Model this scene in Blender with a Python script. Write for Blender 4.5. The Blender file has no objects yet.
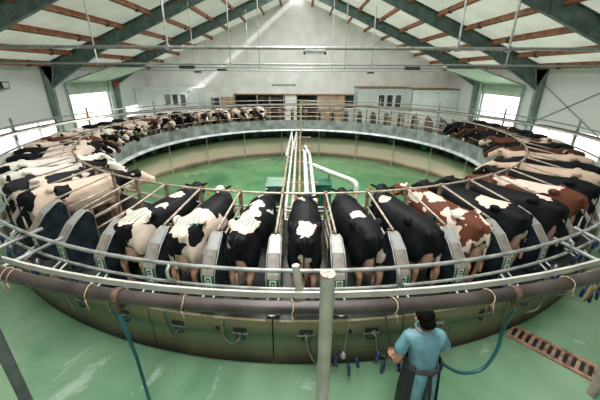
import bpy, bmesh, math, random
from mathutils import Vector, Matrix, Euler
from math import sin, cos, pi, radians as R
random.seed(7)
S = bpy.context.scene
C = S.collection

# ------------------------------------------------------------------ camera
H = 4.3                      # camera height over the wet floor
CY = 13.44                    # carousel centre, metres in front of the camera
cam = bpy.data.cameras.new('camera'); camo = bpy.data.objects.new('camera', cam); C.objects.link(camo)
cam.sensor_width = 36; cam.lens = 36 * 312 / 600; cam.clip_end = 300
camo.matrix_world = Matrix.Translation((0, 0, H)) @ Euler((R(90 - 22.07), 0, 0)).to_matrix().to_4x4() @ Euler((0, 0, R(0.3))).to_matrix().to_4x4()
S.camera = camo

# ------------------------------------------------------------------ world, sun, daylight
w = bpy.data.worlds.new('world'); S.world = w; w.use_nodes = True
wn = w.node_tree; bg = wn.nodes['Background']
bg.inputs[0].default_value = (1.0, .97, .95, 1); bg.inputs[1].default_value = 2.3
sl = bpy.data.lights.new('sun', 'SUN'); sl.energy = 7.0; sl.angle = R(1.5); sl.color = (1, .96, .9)
so = bpy.data.objects.new('sun', sl); C.objects.link(so)
so.rotation_euler = Vector((-10, 1.6, -8.0)).to_track_quat('-Z', 'Y').to_euler()

def area(name, loc, direction, sx, sy, power, col):
    l = bpy.data.lights.new(name, 'AREA'); l.shape = 'RECTANGLE'; l.size = sx; l.size_y = sy
    l.energy = power; l.color = col
    o = bpy.data.objects.new(name, l); C.objects.link(o); o.location = loc
    o.rotation_euler = Vector(direction).to_track_quat('-Z', 'Y').to_euler()
    return o
# daylight falling in through the ridge skylight
area('ridge_daylight', (-.35, 10.5, 9.6), (0, 0, -1), 2.0, 28, 2500, (1, .96, .93))

vs = S.view_settings
vs.view_transform = 'Standard'; vs.look = 'None'; vs.exposure = 0.45; vs.gamma = 1; vs.use_curve_mapping = False

# ------------------------------------------------------------------ materials
MATS = {}
def nodes(name):
    m = bpy.data.materials.new(name); m.use_nodes = True
    nt = m.node_tree; return m, nt, nt.nodes['Principled BSDF']
def N(nt, t, **k):
    n = nt.nodes.new(t)
    for a, b in k.items(): setattr(n, a, b)
    return n
def mat(name, col, rough=.5, metal=0., var=.12, scale=3., bump=0., col2=None, spec=.5, coat=0):
    """plain surface with a procedural wear variation"""
    if name in MATS: return MATS[name]
    m, nt, p = nodes(name); L = nt.links
    tc = N(nt, 'ShaderNodeTexCoord'); no = N(nt, 'ShaderNodeTexNoise'); no.inputs['Scale'].default_value = scale
    no.inputs['Detail'].default_value = 5
    L.new(tc.outputs['Object'], no.inputs['Vector'])
    cr = N(nt, 'ShaderNodeValToRGB'); e = cr.color_ramp.elements
    c2 = col2 or tuple(max(0, c * (1 - var * 2)) for c in col); c1 = tuple(min(1, c * (1 + var)) for c in col)
    e[0].position = .35; e[0].color = (*c2, 1); e[1].position = .65; e[1].color = (*c1, 1)
    L.new(no.outputs[0], cr.inputs[0]); L.new(cr.outputs[0], p.inputs['Base Color'])
    p.inputs['Roughness'].default_value = rough; p.inputs['Metallic'].default_value = metal
    p.inputs['Specular IOR Level'].default_value = spec
    if bump:
        b = N(nt, 'ShaderNodeBump'); b.inputs['Strength'].default_value = bump; b.inputs['Distance'].default_value = .02
        L.new(no.outputs[0], b.inputs['Height']); L.new(b.outputs[0], p.inputs['Normal'])
    MATS[name] = m; return m
def emis(name, col, s):
    if name in MATS: return MATS[name]
    m, nt, p = nodes(name); p.inputs['Base Color'].default_value = (*col, 1)
    p.inputs['Emission Color'].default_value = (*col, 1); p.inputs['Emission Strength'].default_value = s
    MATS[name] = m; return m

GALV = mat('galvanised_steel', (.33, .34, .33), .42, .5, .15, 6)
PIPE = mat('weathered_rail_steel', (.30, .32, .31), .45, .3, .2, 5)
FLATRAIL = mat('pale_flat_rail', (.46, .46, .43), .5, .1, .12, 3)
TUBE = mat('stall_tube', (.46, .41, .33), .45, .3, .2, 9)
RUSTPOST = mat('rusty_post', (.27, .19, .13), .7, .3, .3, 14, col2=(.16, .10, .07))
CURB = mat('galvanised_curb', (.33, .37, .37), .42, .35, .22, 2.2)
LIP = mat('pale_curb_lip', (.44, .49, .49), .5, .2, .15, 3)
BROWNPIPE = mat('brown_grey_pipe', (.050, .041, .037), .42, .15, .25, 3)
DARK = mat('dark_underside', (.018, .024, .022), .7, .1, .3, 6)
BLACK = mat('black_rubber', (.012, .013, .016), .45, 0, .2, 8)
NAVY = mat('navy_rubber_shell', (.01, .03, .12), .35, 0, .2, 8)
TEAL = mat('teal_hose', (.006, .075, .085), .4, 0, .12, 5)
OCHRE = mat('ochre_hose', (.25, .16, .07), .5, 0, .2, 9)
CORD = mat('pale_cord', (.40, .28, .20), .8, 0, .2, 30)
WHITEPIPE = mat('white_pipe', (.66, .71, .68), .35, 0, .1, 3)
WHITEP = mat('white_panel', (.82, .83, .81), .5, 0, .05, 1.2)
CABIN = mat('cabin_panel', (.74, .80, .80), .5, 0, .05, 1.0)
GREYCAB = mat('grey_cabin_panel', (.52, .58, .56), .5, 0, .05, 1.0)
TAN = mat('tan_board', (.52, .37, .25), .7, 0, .15, 2)
BROWN = mat('brown_trim', (.23, .12, .07), .6, 0, .2, 4)
GLASS = mat('dark_window_glass', (.03, .04, .045), .08, 0, .3, 2)
WOOD = mat('purlin_wood', (.33, .13, .065), .65, 0, .25, 5, col2=(.20, .075, .038))
COLUMN = mat('pale_green_column', (.22, .30, .26), .5, .1, .12, 2.5)
STEELG = mat('dark_green_steel', (.085, .135, .120), .45, .1, .2, 2.5)
ROOFP = mat('roof_panel', (.62, .70, .60), .6, 0, .10, .9, bump=.05)
CONC = mat('concrete', (.42, .36, .29), .75, 0, .2, 2)
GREENBOX = mat('green_cabinet', (.012, .11, .075), .4, 0, .2, 4)
GREENLID = mat('pale_green_lid', (.22, .36, .29), .35, .2, .15, 4)
STEELDARK = mat('console_side', (.020, .030, .038), .30, .2, .35, 5)
CONS_HI = mat('console_hood', (.33, .35, .34), .42, .3, .1, 7)
CONS_LO = mat('console_plate', (.28, .255, .22), .5, .2, .15, 9)
PANELG = mat('green_console_panel', (.015, .085, .05), .4, 0, .2, 6)
SIGN = mat('white_sign', (.62, .68, .60), .5, 0, .05, 5)
UDDER = mat('pink_udder', (.42, .24, .19), .6, 0, .15, 7)
TAGM = mat('orange_ear_tag', (.85, .30, .02), .5, 0, .05, 5)
RED = mat('red_box', (.55, .04, .03), .5, 0, .05, 5)
POSTM = mat('pale_post_steel', (.40, .39, .35), .5, .25, .15, 3)
GRATE = mat('rusty_grate', (.30, .19, .13), .7, .2, .35, 9, col2=(.15, .09, .06))
SKIN = mat('skin', (.42, .23, .16), .55, 0, .08, 8)
SHIRT = mat('teal_gown', (.12, .27, .33), .5, 0, .14, 7, bump=.4)
APRON = mat('black_apron', (.009, .010, .013), .6, 0, .2, 5)
HAIR = mat('black_hair', (.006, .005, .005), .85, 0, .3, 40, bump=.6, spec=.08)

def floor_mat(name, a, b, streak, rough):
    m, nt, p = nodes(name); L = nt.links
    tc = N(nt, 'ShaderNodeTexCoord')
    n1 = N(nt, 'ShaderNodeTexNoise'); n1.inputs['Scale'].default_value = .5; n1.inputs['Detail'].default_value = 7; n1.inputs['Distortion'].default_value = .6
    L.new(tc.outputs['Object'], n1.inputs['Vector'])
    cr = N(nt, 'ShaderNodeValToRGB'); e = cr.color_ramp.elements
    e[0].position = .33; e[0].color = (*a, 1); e[1].position = .68; e[1].color = (*b, 1)
    L.new(n1.outputs[0], cr.inputs[0])
    # thin pale scuffs and dried splashes
    n2 = N(nt, 'ShaderNodeTexNoise'); n2.inputs['Scale'].default_value = .62; n2.inputs['Detail'].default_value = 9; n2.inputs['Roughness'].default_value = .62; n2.inputs['Distortion'].default_value = 2.2
    L.new(tc.outputs['Object'], n2.inputs['Vector'])
    c2 = N(nt, 'ShaderNodeValToRGB'); e = c2.color_ramp.elements
    e[0].position = .60; e[0].color = (0, 0, 0, 1); e[1].position = .68; e[1].color = (.5, .5, .5, 1)
    L.new(n2.outputs[0], c2.inputs[0])
    mx = N(nt, 'ShaderNodeMix', data_type='RGBA'); L.new(c2.outputs[0], mx.inputs[0])
    L.new(cr.outputs[0], mx.inputs[6]); mx.inputs[7].default_value = (*streak, 1)
    L.new(mx.outputs[2], p.inputs['Base Color'])
    rr = N(nt, 'ShaderNodeMapRange'); rr.inputs[1].default_value = .3; rr.inputs[2].default_value = .7
    rr.inputs[3].default_value = rough; rr.inputs[4].default_value = rough + .20
    L.new(n2.outputs[0], rr.inputs[0]); L.new(rr.outputs[0], p.inputs['Roughness'])
    bp = N(nt, 'ShaderNodeBump'); bp.inputs['Strength'].default_value = .12; bp.inputs['Distance'].default_value = .03
    L.new(n1.outputs[0], bp.inputs['Height']); L.new(bp.outputs[0], p.inputs['Normal'])
    p.inputs['Specular IOR Level'].default_value = .6
    return m
FLOOR = floor_mat('green_epoxy_floor', (.095, .21, .12), (.22, .36, .23), (.42, .54, .46), .07)
PITF = floor_mat('green_pit_floor', (.06, .19, .085), (.15, .31, .15), (.36, .50, .34), .08)

def graded(name, stops, rough=.55, metal=.2, nscale=3.0, amount=.25, axis=2, spec=.4):
    """colour that follows the object's own height (dirt band, water stains), broken up with noise"""
    m, nt, p = nodes(name); L = nt.links
    tc = N(nt, 'ShaderNodeTexCoord'); sx = N(nt, 'ShaderNodeSeparateXYZ'); L.new(tc.outputs['Object'], sx.inputs[0])
    no = N(nt, 'ShaderNodeTexNoise'); no.inputs['Scale'].default_value = nscale; no.inputs['Detail'].default_value = 6
    L.new(tc.outputs['Object'], no.inputs['Vector'])
    ma = N(nt, 'ShaderNodeMath', operation='MULTIPLY_ADD'); L.new(no.outputs[0], ma.inputs[0]); ma.inputs[1].default_value = amount
    L.new(sx.outputs[axis], ma.inputs[2])
    mr = N(nt, 'ShaderNodeMapRange'); mr.inputs[1].default_value = stops[0][0]; mr.inputs[2].default_value = stops[-1][0]
    L.new(ma.outputs[0], mr.inputs[0])
    cr = N(nt, 'ShaderNodeValToRGB'); e = cr.color_ramp.elements
    lo, hi = stops[0][0], stops[-1][0]
    while len(e) < len(stops): e.new(.5)
    for i, (z, c) in enumerate(stops):
        e[i].position = (z - lo) / (hi - lo); e[i].color = (*c, 1)
    L.new(mr.outputs[0], cr.inputs[0]); L.new(cr.outputs[0], p.inputs['Base Color'])
    p.inputs['Roughness'].default_value = rough; p.inputs['Metallic'].default_value = metal
    p.inputs['Specular IOR Level'].default_value = spec
    return m
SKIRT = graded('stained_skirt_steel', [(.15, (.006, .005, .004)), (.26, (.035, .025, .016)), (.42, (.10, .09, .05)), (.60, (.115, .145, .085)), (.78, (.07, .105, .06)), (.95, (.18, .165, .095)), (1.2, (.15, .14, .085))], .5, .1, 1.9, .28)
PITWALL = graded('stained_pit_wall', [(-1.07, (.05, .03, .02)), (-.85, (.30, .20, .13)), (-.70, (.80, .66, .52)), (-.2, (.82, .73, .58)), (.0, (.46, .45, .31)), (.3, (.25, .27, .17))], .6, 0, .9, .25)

def siding(name, col, dark, per=5.0):
    m, nt, p = nodes(name); L = nt.links
    tc = N(nt, 'ShaderNodeTexCoord'); wv = N(nt, 'ShaderNodeTexWave', bands_direction='Y'); wv.inputs['Scale'].default_value = per
    L.new(tc.outputs['Object'], wv.inputs['Vector'])
    mx = N(nt, 'ShaderNodeMix', data_type='RGBA'); L.new(wv.outputs[0], mx.inputs[0])
    mx.inputs[6].default_value = (*dark, 1); mx.inputs[7].default_value = (*col, 1)
    L.new(mx.outputs[2], p.inputs['Base Color']); p.inputs['Roughness'].default_value = .55
    b = N(nt, 'ShaderNodeBump'); b.inputs['Strength'].default_value = .25; b.inputs['Distance'].default_value = .02
    L.new(wv.outputs[0], b.inputs['Height']); L.new(b.outputs[0], p.inputs['Normal'])
    return m
SIDING = siding('ribbed_wall_sheet', (.72, .76, .75), (.64, .68, .67))

def translucent(name, col, through):
    m, nt, p = nodes(name); L = nt.links
    tc = N(nt, 'ShaderNodeTexCoord'); no = N(nt, 'ShaderNodeTexNoise'); no.inputs['Scale'].default_value = .8; L.new(tc.outputs['Object'], no.inputs[0])
    cr = N(nt, 'ShaderNodeValToRGB'); e = cr.color_ramp.elements; e[0].position = .35; e[1].position = .65
    e[0].color = (*[c * .85 for c in col], 1); e[1].color = (*col, 1); L.new(no.outputs[0], cr.inputs[0])
    L.new(cr.outputs[0], p.inputs['Base Color']); p.inputs['Roughness'].default_value = .6
    tr = N(nt, 'ShaderNodeBsdfTranslucent'); L.new(cr.outputs[0], tr.inputs[0])
    mx = N(nt, 'ShaderNodeMixShader'); mx.inputs[0].default_value = through
    L.new(p.outputs[0], mx.inputs[1]); L.new(tr.outputs[0], mx.inputs[2]); L.new(mx.outputs[0], nt.nodes['Material Output'].inputs[0])
    return m
ROOFP = translucent('roof_sheet', (.64, .68, .60), .12)
# ------------------------------------------------------------------ mesh helpers
def P(r, ph, z=0.):
    return Vector((r * sin(ph), CY - r * cos(ph), z))
class MB:
    def __init__(s): s.v = []; s.f = []; s.mi = []
    def add(s, vs, fs, mi=0):
        n = len(s.v); s.v += [tuple(v) for v in vs]; s.f += [tuple(i + n for i in f) for f in fs]; s.mi += [mi] * len(fs)
    def box(s, a, b, mi=0):
        (x0, y0, z0), (x1, y1, z1) = a, b
        s.add([(x0, y0, z0), (x1, y0, z0), (x1, y1, z0), (x0, y1, z0), (x0, y0, z1), (x1, y0, z1), (x1, y1, z1), (x0, y1, z1)],
              [(0, 3, 2, 1), (4, 5, 6, 7), (0, 1, 5, 4), (1, 2, 6, 5), (2, 3, 7, 6), (3, 0, 4, 7)], mi)
    def bar(s, a, b, w, h, up=(0, 0, 1), mi=0):
        a, b = Vector(a), Vector(b); d = (b - a).normalized(); u = Vector(up)
        x = d.cross(u)
        if x.length < 1e-4: x = d.cross(Vector((1, 0, 0)))
        x.normalize(); y = x.cross(d).normalized(); x = x * w / 2; y = y * h / 2
        vs = [q + i * x + j * y for q in (a, b) for i, j in ((-1, -1), (1, -1), (1, 1), (-1, 1))]
        s.add(vs, [(0, 1, 2, 3), (7, 6, 5, 4), (0, 4, 5, 1), (1, 5, 6, 2), (2, 6, 7, 3), (3, 7, 4, 0)], mi)
    def tube(s, pts, r, n=8, closed=False, mi=0):
        pts = [Vector(p) for p in pts]; m = len(pts); rs = r if isinstance(r, (list, tuple)) else [r] * m
        vs = []; ref = None
        for i, p in enumerate(pts):
            a = pts[i - 1] if (i > 0 or closed) else p; b = pts[(i + 1) % m] if (i < m - 1 or closed) else p
            t = (b - a).normalized()
            if ref is None:
                ref = t.cross(Vector((0, 0, 1)))
                if ref.length < .01: ref = t.cross(Vector((1, 0, 0)))
            ref = (ref - t * ref.dot(t)).normalized(); bi = t.cross(ref)
            for k in range(n):
                an = 2 * pi * k / n; vs.append(p + (ref * cos(an) + bi * sin(an)) * rs[i])
        fs = []
        for i in range(m if closed else m - 1):
            j = (i + 1) % m
            for k in range(n): fs.append((i * n + k, i * n + (k + 1) % n, j * n + (k + 1) % n, j * n + k))
        if not closed:
            fs.append(tuple(reversed(range(n)))); fs.append(tuple((m - 1) * n + k for k in range(n)))
        s.add(vs, fs, mi)
    def ringbox(s, r0, r1, z0, z1, p0, p1, n, mi=0, closed=False):
        """curved box between radii r0<r1 and heights z0<z1"""
        vs = []
        for i in range(n + (0 if closed else 1)):
            ph = p0 + (p1 - p0) * i / n
            vs += [P(r0, ph, z0), P(r1, ph, z0), P(r1, ph, z1), P(r0, ph, z1)]
        fs = []; m = n if closed else n + 1
        for i in range(n):
            a = i * 4; b = ((i + 1) % m) * 4
            for k in range(4): fs.append((a + k, b + k, b + (k + 1) % 4, a + (k + 1) % 4))
        if not closed: fs += [(0, 1, 2, 3), (n * 4 + 3, n * 4 + 2, n * 4 + 1, n * 4)]
        s.add(vs, fs, mi)
    def ell(s, c, r, n=10, m=14, mi=0, rot=None):
        c = Vector(c); vs = [Vector((0, 0, r[2]))]
        for i in range(1, n):
            th = pi * i / n
            for k in range(m): vs.append(Vector((r[0] * sin(th) * cos(2 * pi * k / m), r[1] * sin(th) * sin(2 * pi * k / m), r[2] * cos(th))))
        vs.append(Vector((0, 0, -r[2])))
        if rot is not None: vs = [rot @ v for v in vs]
        fs = [(0, 1 + k, 1 + (k + 1) % m) for k in range(m)]
        for i in range(n - 2):
            for k in range(m): fs.append((1 + i * m + k, 1 + (i + 1) * m + k, 1 + (i + 1) * m + (k + 1) % m, 1 + i * m + (k + 1) % m))
        e = len(vs) - 1; b = 1 + (n - 2) * m
        fs += [(b + (k + 1) % m, b + k, e) for k in range(m)]
        s.add([c + v for v in vs], fs, mi)
    def loft(s, rings, mi=0, cap=True):
        n = len(rings[0]); vs = [p for r in rings for p in r]; fs = []
        for i in range(len(rings) - 1):
            for k in range(n): fs.append((i * n + k, i * n + (k + 1) % n, (i + 1) * n + (k + 1) % n, (i + 1) * n + k))
        if cap: fs += [tuple(reversed(range(n))), tuple((len(rings) - 1) * n + k for k in range(n))]
        s.add(vs, fs, mi)
    def mesh(s, name, mats, smooth=False):
        me = bpy.data.meshes.new(name); me.from_pydata(s.v, [], s.f)
        for m in (mats if isinstance(mats, (list, tuple)) else [mats]): me.materials.append(m)
        for p, i in zip(me.polygons, s.mi): p.material_index = i; p.use_smooth = smooth
        bm = bmesh.new(); bm.from_mesh(me); bmesh.ops.recalc_face_normals(bm, faces=bm.faces); bm.to_mesh(me); bm.free()
        return me
    def build(s, name, mats, parent=None, smooth=False, bevel=0):
        o = bpy.data.objects.new(name, s.mesh(name, mats, smooth)); C.objects.link(o); o.parent = parent
        if bevel:
            b = o.modifiers.new('bevel', 'BEVEL'); b.width = bevel; b.segments = 2; b.limit_method = 'ANGLE'
        return o
def thing(name, label, cat, loc=(0, 0, 0), rz=0, group=None):
    o = bpy.data.objects.new(name, None); C.objects.link(o); o.empty_display_size = .2
    o.location = loc; o.rotation_euler = (0, 0, rz); o['label'] = label; o['category'] = cat
    if group: o['group'] = group
    return o
def tag(o, label, cat, group=None):
    o['label'] = label; o['category'] = cat
    if group: o['group'] = group
    return o
def struct(o, label=None):
    o['kind'] = 'structure'
    if label: o['label'] = label
    return o
def copy_tree(o, parent=None):
    c = o.copy(); C.objects.link(c)
    if parent is not None: c.parent = parent
    for ch in list(o.children): copy_tree(ch, c)
    return c
ORD = ['zeroth', 'first', 'second', 'third', 'fourth', 'fifth', 'sixth', 'seventh', 'eighth', 'ninth', 'tenth', 'eleventh', 'twelfth',
       'thirteenth', 'fourteenth', 'fifteenth', 'sixteenth', 'seventeenth', 'eighteenth', 'nineteenth', 'twentieth'] + \
      ['twenty-' + t for t in ('first', 'second', 'third', 'fourth', 'fifth', 'sixth', 'seventh', 'eighth', 'ninth')] + ['thirtieth', 'thirty-first', 'thirty-second', 'thirty-third', 'thirty-fourth']

# ================================================================== THE HALL
W, YB, YF = 13.9, -8.0, 30.6
EAVE, SL = 4.62, .41
def roofz(x): return EAVE + (W - abs(x)) * SL
def walled(name, mat_, side, spans):
    """side wall with openings: spans = [(y0, y1, z0, z1)] are the openings"""
    b = MB(); x0, x1 = (side * W, side * (W + .14)) if side > 0 else (side * (W + .14), side * W)
    ys = sorted({YB, YF} | {s[0] for s in spans} | {s[1] for s in spans})
    for y0, y1 in zip(ys[:-1], ys[1:]):
        cut = sorted([(s[2], s[3]) for s in spans if s[0] <= y0 and s[1] >= y1]); z = -.0
        for a, c in cut:
            if a > z: b.box((x0, y0, z), (x1, y1, a))
            z = c
        b.box((x0, y0, z), (x1, y1, EAVE + .0))
    return struct(b.build(name, mat_))
walled('wall_left', SIDING, -1, [(20.1, 24.3, 0, 3.0), (8, 13.0, .6, 1.75), (13.9, 19.0, .6, 1.75), (26.4, 30.5, .9, 1.7)])
walled('wall_right', SIDING, 1, [(20.1, 24.3, 0, 3.0), (8, 13.0, .6, 1.75), (13.9, 19.0, .6, 1.75)])
# far gable wall: panel above 2.45 m, open and boarded bays below
b = MB(); y = YF
zt = 2.45
b.add([(-W, y, zt), (W, y, zt), (W, y, EAVE), (0, y, roofz(0)), (-W, y, EAVE), (-W, y + .15, zt), (W, y + .15, zt), (W, y + .15, EAVE), (0, y + .15, roofz(0)), (-W, y + .15, EAVE)],
      [(0, 1, 2, 3, 4), (9, 8, 7, 6, 5), (0, 5, 6, 1), (1, 6, 7, 2), (2, 7, 8, 3), (3, 8, 9, 4), (4, 9, 5, 0)])
for x0, x1 in ((-W, -5.9), (-1.1, .0), (6.5, W)): b.box((x0, y, 0), (x1, y + .15, zt))
struct(b.build('wall_back', WHITEP))
b = MB()
b.box((-7.4, y - .04, .3), (-5.75, y - .005, 2.25)); o = b.build('wall_back_tan_board', TAN); struct(o)
b = MB(); b.box((1.9, y - .02, 0.0), (4.4, y + .1, 2.42)); struct(b.build('wall_tan_partition', TAN))
b = MB(); b.box((4.4, y - .0, 0.0), (6.5, y + .1, 1.3)); struct(b.build('wall_low_partition', GREYCAB))
b = MB(); b.box((4.4, y + .02, 1.3), (6.5, y + .04, 2.42)); 
struct(b.build('window_3', GLASS))
# dim yard behind the opening
b = MB(); b.box((-9, 38, 0), (9, 38.15, 3.4)); b.box((-9, y + .15, 3.3), (9, 38, 3.4)); b.box((-9.1, y + .15, 0), (-9, 38, 3.4)); b.box((9, y + .15, 0), (9.1, 38, 3.4))
struct(b.build('wall_holding_yard', CONC))
# roof: two pitched sheets with a ridge skylight slot
for nm, sd in (('ceiling_left', -1), ('ceiling_right', 1)):
    b = MB(); g = .55; t = .10
    xs = [sd * g, sd * (W + .4)]
    vs = []
    for yy in (YB, YF + .15):
        for x in xs: vs += [(x, yy, roofz(x)), (x, yy, roofz(x) + t)]
    b.add([vs[0], vs[2], vs[6], vs[4]], [(0, 1, 2, 3)])      # one thin fibre-cement sheet
    struct(b.build(nm, ROOFP))
b = MB(); b.box((-W, YB - .15, 0), (W, YB, EAVE)); b.add([(-W, YB, EAVE), (W, YB, EAVE), (0, YB, roofz(0)), (-W, YB - .15, EAVE), (W, YB - .15, EAVE), (0, YB - .15, roofz(0))], [(0, 1, 2), (5, 4, 3), (0, 3, 4, 1), (1, 4, 5, 2), (2, 5, 3, 0)])
struct(b.build('wall_front', SIDING))
b = MB()
for sd in (-1, 1):       # upstand kerbs of the skylight
    b.box((min(sd * .5, sd * .58), YB, roofz(.55) - .02), (max(sd * .5, sd * .58), YF, roofz(.55) + .3))
struct(b.build('trim_ridge', WHITEP))
# floor round the carousel, with the round pit left open
b = MB(); n = 128; vs = []
def edge(ph):
    dx, dy = sin(ph), -cos(ph); X0, X1, Y0, Y1 = -W - .5, W + .5, YB, 38.0
    ts = []
    if dx > 1e-6: ts.append(X1 / dx)
    if dx < -1e-6: ts.append(X0 / dx)
    if dy > 1e-6: ts.append((Y1 - CY) / dy)
    if dy < -1e-6: ts.append((Y0 - CY) / dy)
    t = min(ts); return Vector((dx * t, CY + dy * t, 0))
angs = sorted(set([2 * pi * i / n - pi for i in range(n)] + [math.atan2(cx, -(cy - CY)) for cx in (-W - .5, W + .5) for cy in (YB, 38.0)]))
for a in angs: vs += [P(8.6, a, 0), edge(a)]
m = len(angs); b.add(vs, [(2 * i, 2 * i + 1, 2 * ((i + 1) % m) + 1, 2 * ((i + 1) % m)) for i in range(m)])
o = struct(b.build('floor', FLOOR))
b = MB(); b.add([P(8.64, 2 * pi * i / 96, -1.07) for i in range(96)], [tuple(range(96))]); struct(b.build('floor_pit', PITF))
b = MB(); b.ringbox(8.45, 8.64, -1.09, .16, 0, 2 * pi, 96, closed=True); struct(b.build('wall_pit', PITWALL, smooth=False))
b = MB(); b.add([(-60, -40, -.06), (60, -40, -.06), (60, 80, -.06), (-60, 80, -.06)], [(0, 1, 2, 3)])
# yard outside, with a hole where the hall stands is not needed: the hall floor lies above it
def yard():
    b = MB()
    for (x0, y0, x1, y1) in ((-60, -40, -W - .14, 90), (W + .14, -40, 60, 90), (-W - .14, 38.2, W + .14, 90)):
        b.add([(x0, y0, -.05), (x1, y0, -.05), (x1, y1, -.05), (x0, y1, -.05)], [(0, 1, 2, 3)])
    return struct(b.build('ground_outside', mat('pale_yard', (.62, .62, .58), .9, 0, .1, .4)))
yard()

# purlins
px = [1.3 + 1.53 * k for k in range(8)] + [13.3]
proto = None
for sd in (-1, 1):
    for i, x in enumerate(px):
        xx = sd * x; sl_ = -sd * SL
        b = MB(); b.bar((0, YB, 0), (0, YF, 0), .13, .24, up=(-sl_, 0, 1))
        lab = '%s brown timber purlin %s' % (ORD[i + 1], 'down from the ridge, on the slope over the flood light' if sd < 0 else 'down from the ridge, on the slope over the worker')
        t = thing('roof_purlin', lab, 'purlin', (xx, 0, roofz(xx) - .14), 0, 'brown roof purlins')
        if proto is None or proto[0] != sd:
            a = b.build('timber', WOOD, t)
            proto = [sd, a]
            for yy in (10.6, 17.0, 23.6, 30.2):
                b2 = MB(); b2.bar((0, yy - .10, -.02), (0, yy + .10, -.02), .16, .27, up=(-sl_, 0, 1))
                proto.append(b2.build('splice_bracket', mat('dark_bracket', (.05, .03, .025), .7, 0, .2, 5), t))
        else:
            for q in proto[1:]:
                c = q.copy(); C.objects.link(c); c.parent = t
# portal frames
def ibeam(b, pts, h0s, wd=.2, mi=0):
    """I-section along pts (in the plane y=const), height per point"""
    pts = [Vector(p) for p in pts]
    for i in range(len(pts) - 1):
        a, c = pts[i], pts[i + 1]; ha, hc = h0s[i], h0s[i + 1]
        d = (c - a).normalized(); nrm = Vector((-d.z, 0, d.x))
        if nrm.z < 0: nrm = -nrm
        if abs(nrm.z) < .2: nrm = Vector((math.copysign(1, a.x), 0, 0))
        q = [a, c, c - nrm * hc, a - nrm * ha]
        for yw, pp in ((.012, q),):
            vs = [v + Vector((0, s_ * yw, 0)) for s_ in (-1, 1) for v in pp]
            b.add(vs, [(0, 1, 2, 3), (7, 6, 5, 4), (0, 4, 5, 1), (1, 5, 6, 2), (2, 6, 7, 3), (3, 7, 4, 0)])
        for e0, e1 in ((q[0], q[1]), (q[3], q[2])):
            b.bar(e0, e1, wd, .025, up=nrm)
for i, yy in enumerate((-1.6, 5.1, 11.8, 18.5, 25.2)):
    for sd in (-1, 1):
        b = MB()
        rt = lambda x: Vector((sd * x, 0, roofz(x) - .05))
        ibeam(b, [rt(W - .02), rt(W - 3.2), rt(.0)], [1.15, .64, .56])
        where = 'flood light side' if sd < 0 else 'worker side'
        t = thing('portal_frame', 'dark green rafter and column, %s frame from the back gable, %s' % (ORD[5 - i], where), 'steel frame', (0, yy, 0), 0, 'steel portal frames')
        b.build('rafter', STEELG, t)
        b = MB(); ibeam(b, [Vector((sd * (W - .03), 0, 0)), Vector((sd * (W - .03), 0, EAVE - 1.1)), Vector((sd * (W - .03), 0, EAVE + .0))], [.26, .40, .72])
        b.build('column', COLUMN, t)
        for x in (W - 3.2, 8.5, 4.5):
            p = rt(x); b = MB(); b.bar(p + Vector((0, -.05, -.02)), p + Vector((0, -.05, -.54)), .02, .08); b.build('stiffener', STEELG, t)

# roller shutter doors over the side openings, with headers and raised sheet
for sd, nm in ((-1, 'left'), (1, 'right')):
    b = MB(); x = sd * (W - .06)
    b.box((min(x, x - sd * .06), 20.1, 3.0), (max(x, x - sd * .06), 24.3, 3.62))
    t = thing('roller_door', 'pale raised sectional door over the opening in the %s wall' % ('flood light' if sd < 0 else 'cross-braced'), 'door', (0, 0, 0))
    b.build('header', mat('pale_green_header', (.48, .58, .48), .5, 0, .08, 2), t)
    b = MB(); b.bar((sd * (W - .1), 22.2, 3.72), (sd * (W - 3.0), 22.2, 4.62), 4.1, .05)
    b.build('raised_sheet', mat('raised_door_sheet', (.74, .82, .74), .5, 0, .04, 2), t)
    b = MB()
    for yy in (19.95, 24.45):
        b.bar((sd * (W - .1), yy, 3.7), (sd * (W - 3.1), yy, 4.64), .05, .08)
        b.bar((sd * (W - .12), yy, 0), (sd * (W - .12), yy, 3.7), .09, .09)
    b.build('track', mat('door_track', (.42, .50, .48), .4, .5, .1, 3), t)
    b = MB(); b.bar((sd * (W - 1.7), 19.9, 4.25), (sd * (W - 1.7), 24.5, 4.25), .06, .06); b.build('shaft', DARK, t)
o = MB(); o.box((-13.60, 24.95, 3.3), (-13.40, 25.12, 3.75)); tag(o.build('alarm_box', RED, bevel=.01), 'small red box on the column beside the bright doorway', 'alarm box')
# a small outdoor cone seen through the door
b = MB(); b.loft([[(.28 * cos(2 * pi * k / 12), .28 * sin(2 * pi * k / 12), 0) for k in range(12)], [(.05 * cos(2 * pi * k / 12), .05 * sin(2 * pi * k / 12), .75) for k in range(12)]])
b.box((-.3, -.3, -.02), (.3, .3, .04))
o = b.build('traffic_cone', mat('faded_orange', (.8, .28, .12), .6, 0, .1, 3)); o.location = (-20.5, 31.4, 0); tag(o, 'faded orange cone standing outside beyond the bright doorway', 'traffic cone')
# window frames of the low side strips
wi = 4
for sd in (-1, 1):
    for (y0, y1) in ((8, 13.0), (13.9, 19.0)):
        b = MB(); x = sd * (W + .07)
        for yy in [y0 + (y1 - y0) * k / 3 for k in range(4)]: b.bar((x, yy, .6), (x, yy, 1.75), .06, .06)
        b.bar((x, y0, .6), (x, y1, .6), .06, .06); b.bar((x, y0, 1.75), (x, y1, 1.75), .06, .06)
        struct(b.build('window_%d' % wi, WHITEPIPE)); wi += 1
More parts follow.
